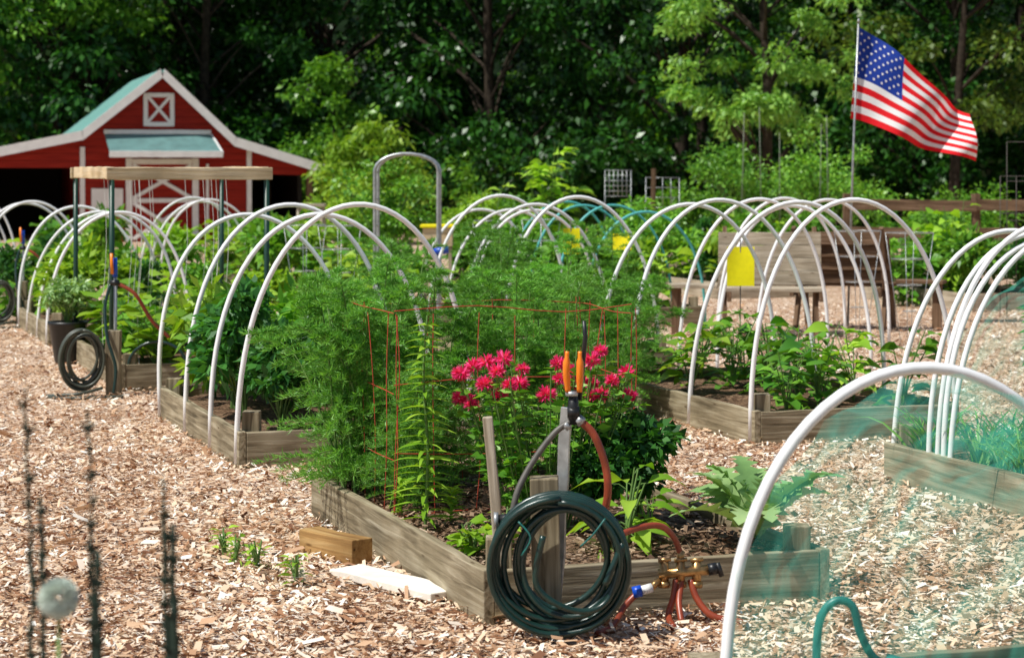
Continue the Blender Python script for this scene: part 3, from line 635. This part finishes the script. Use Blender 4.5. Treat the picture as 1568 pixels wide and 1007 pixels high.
m1=MB(); tube(m1,smooth_pts([(.86,5.9,.02),(.835,5.9,.15),(.84,5.9,.30),(.88,5.9,.36),(.93,5.9,.35),(.955,5.9,.27),(1.0,5.9,.20),(1.1,5.88,.17)],6),.012,10); tube(m1,[(1.02,5.9,.2),(1.12,5.88,.165)],[.022,.03],10); m1.obj('watering_wand',[M['tealpipe']])
# ------------------------------------------------------------------ barn
bn=empty('red_barn',(-7.24,44.5,0),R(15.5))
m,nt,b,_=newmat('red_siding'); v=mapping(nt,(1,1,1)); sx=nt.nodes.new('ShaderNodeSeparateXYZ'); nt.links.new(v,sx.inputs[0])
ml=nt.nodes.new('ShaderNodeMath'); ml.operation='MULTIPLY'; ml.inputs[1].default_value=6.6; nt.links.new(sx.outputs[2],ml.inputs[0]); fr=nt.nodes.new('ShaderNodeMath'); fr.operation='FRACT'; nt.links.new(ml.outputs[0],fr.inputs[0])
c_=mixc(nt,.8,ramp(nt,noise(nt,4,6,mapping(nt,(.4,.4,6))),[(.3,(.22,.015,.010)),(.7,(.38,.030,.018))]),ramp(nt,fr.outputs[0],[(.0,(.3,.3,.3)),(.12,(1,1,1)),(1,(.85,.85,.85))]),'MULTIPLY')
nt.links.new(c_,b.inputs['Base Color']); b.inputs['Roughness'].default_value=.8; b.inputs['Specular IOR Level'].default_value=.15; bump(nt,b,fr.outputs[0],.6,.03); RED=m
m,nt,b,_=newmat('teal_metal_roof'); sx=nt.nodes.new('ShaderNodeSeparateXYZ'); nt.links.new(mapping(nt,(1,1,1)),sx.inputs[0])
ml=nt.nodes.new('ShaderNodeMath'); ml.operation='MULTIPLY'; ml.inputs[1].default_value=2.5; nt.links.new(sx.outputs[1],ml.inputs[0]); fr=nt.nodes.new('ShaderNodeMath'); fr.operation='FRACT'; nt.links.new(ml.outputs[0],fr.inputs[0])
c_=mixc(nt,1.0,ramp(nt,noise(nt,1.2,5,mapping(nt,(1,1,1))),[(.3,(.14,.34,.31)),(.7,(.20,.40,.36))]),ramp(nt,fr.outputs[0],[(.0,(.35,.35,.35)),(.14,(1,1,1)),(1,(1,1,1))]),'MULTIPLY')
nt.links.new(c_,b.inputs['Base Color']); b.inputs['Roughness'].default_value=.45; bump(nt,b,fr.outputs[0],.4,.03); TEAL=m
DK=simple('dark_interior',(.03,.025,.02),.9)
def prism(nm,poly,y0,y1,mat):
    n=len(poly); V=[[p[0],y0,p[1]] for p in poly]+[[p[0],y1,p[1]] for p in poly]
    m1=MB(); m1.add(V,[list(range(n)),list(range(n,2*n))[::-1]]+[[i,i+n,(i+1)%n+n,(i+1)%n] for i in range(n)]); return m1.obj(nm,[mat],bn,smooth=False)
prism('main_walls',[(-1.62,0),(1.85,0),(1.85,1.98),(1.45,2.05),(0,3.46),(-1.55,2.15),(-1.62,2.1)],0,6.4,RED)
prism('left_header',[(-3.6,1.52),(-1.625,1.52),(-1.625,2.1),(-3.6,1.74)],.01,.1,RED)
prism('right_header',[(1.855,1.40),(3.2,1.36),(3.2,1.52),(1.855,1.95)],.01,.1,RED)
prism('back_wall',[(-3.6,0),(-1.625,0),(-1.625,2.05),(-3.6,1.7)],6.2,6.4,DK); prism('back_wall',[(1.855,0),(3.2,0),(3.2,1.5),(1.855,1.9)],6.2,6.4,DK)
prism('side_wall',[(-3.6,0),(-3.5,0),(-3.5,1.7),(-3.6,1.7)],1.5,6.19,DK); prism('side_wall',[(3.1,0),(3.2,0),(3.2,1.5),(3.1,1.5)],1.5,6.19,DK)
def roof(nm,p,q):
    d=np.array(q)-np.array(p); n_=np.array([-d[1],d[0]])/np.linalg.norm(d)
    if n_[1]<0:n_=-n_
    t=n_*.05; prism(nm,[tuple(p),tuple(q),tuple(np.array(q)+t),tuple(np.array(p)+t)],-.22,6.6,TEAL)
    o_=np.array([0,-.13]); prism('rake_trim',[tuple(np.array(p)+t*1.3),tuple(np.array(q)+t*1.3),tuple(np.array(q)+o_),tuple(np.array(p)+o_)],-.27,-.222,M['white'])
pk=(0,3.50);kl=(-1.60,2.22);kr=(1.48,2.10);el=(-3.85,1.76);er=(3.38,1.52)
roof('roof_panel',pk,kl);roof('roof_panel',pk,kr);roof('roof_panel',kl,el);roof('roof_panel',kr,er)
def wb(nm,x0,z0,x1,z1,w=.09,y=-.02,mat=None): board(nm,(x0,y,z0),(x1,y,z1),.03,w,mat or M['white'],bn)
prism('loft_panel',[(-.32,2.42),(.22,2.42),(.22,3.03),(-.32,3.03)],-.015,-.002,RED)
for q in((-.32,2.38,-.32,3.06),(.22,2.38,.22,3.06)): wb('loft_trim',*q,.09,-.03)
for q in((-.28,2.42,.18,2.42),(-.28,3.02,.18,3.02)): wb('loft_trim',*q,.09,-.03)
wb('loft_cross',-.28,2.46,.18,2.99,.06,-.032); wb('loft_cross',.18,2.46,-.28,2.99,.06,-.036)
prism('door_panel',[(-.62,0),(.66,0),(.66,1.66),(-.62,1.66)],-.02,-.002,RED)
for x in(-.66,.70): wb('door_trim',x,0,x,1.72,.13,-.035)
wb('door_trim',-.59,1.65,.63,1.65,.11,-.036); wb('door_trim',-.59,.85,.63,.85,.09,-.038)
for z0_,z1_ in((.06,.80),(.90,1.58)): wb('door_cross',-.58,z0_,.62,z1_,.075,-.040); wb('door_cross',.62,z0_,-.58,z1_,.075,-.044)
for x in(-1.60,1.82): wb('corner_trim',x,0,x,1.95,.10,-.02)
wb('window_trim',.95,.0,.95,1.6,.06,-.02); board('sign_board',(-1.42,-.03,.85),(-.78,-.03,.85),.03,.5,M['white'],bn)
m1=MB(); m1.add([[-1.15,-.02,2.22],[1.0,-.02,2.22],[1.15,-.75,1.83],[-1.1,-.75,1.83],[-1.15,-.02,2.17],[1.0,-.02,2.17],[1.15,-.75,1.78],[-1.1,-.75,1.78]],[[0,3,2,1],[4,5,6,7],[0,4,7,3],[1,2,6,5],[3,7,6,2],[0,1,5,4]]); m1.obj('awning_roof',[simple('awning_metal',(.12,.24,.23),.5,0,.2,5)],bn,smooth=False)
wb('awning_top_trim',-1.17,2.26,1.02,2.26,.09,-.04); wb('awning_fascia',-1.12,1.80,1.17,1.80,.13,-.77); board('awning_end',(1.17,-.75,1.80),(1.03,-.03,2.18),.03,.10,M['white'],bn)
for x,y in((-3.5,.05),(3.1,.05)): board('porch_post',(x,y,0),(x,y,1.50),.12,.12,M['wooddark'],bn)
for x in(2.2,2.7): board('stall_post',(x,3,0),(x,3,1.5),.1,.1,M['wooddark'],bn)
# ------------------------------------------------------------------ light, sky, camera
S=Vector((-.45,-.25,.86)).normalized()
ld=bpy.data.lights.new('sun','SUN'); ld.energy=5.0; ld.angle=R(.5); ld.color=(1,.975,.91); lo=bpy.data.objects.new('sun',ld); COL.objects.link(lo); lo.rotation_euler=S.to_track_quat('Z','Y').to_euler()
w=bpy.data.worlds.new('World'); scene.world=w; w.use_nodes=True; nt=w.node_tree; bg=nt.nodes['Background']; sk=nt.nodes.new('ShaderNodeTexSky'); sk.sky_type='NISHITA'; sk.sun_disc=False
sk.sun_elevation=math.asin(S.z); sk.sun_rotation=math.atan2(S.x,S.y); nt.links.new(sk.outputs[0],bg.inputs[0]); bg.inputs[1].default_value=.085
cd=bpy.data.cameras.new('camera'); cam=bpy.data.objects.new('camera',cd); COL.objects.link(cam); cam.location=(0,0,1.55); cam.rotation_euler=(R(90),0,0)
cd.sensor_width=36; cd.lens=75.8; cd.shift_y=-.1585; cd.clip_end=1000; cd.clip_start=.1; cd.dof.use_dof=True; cd.dof.focus_distance=9; cd.dof.aperture_fstop=5.2
scene.camera=cam
scene.view_settings.view_transform='Standard'; scene.view_settings.look='None'; scene.view_settings.exposure=0
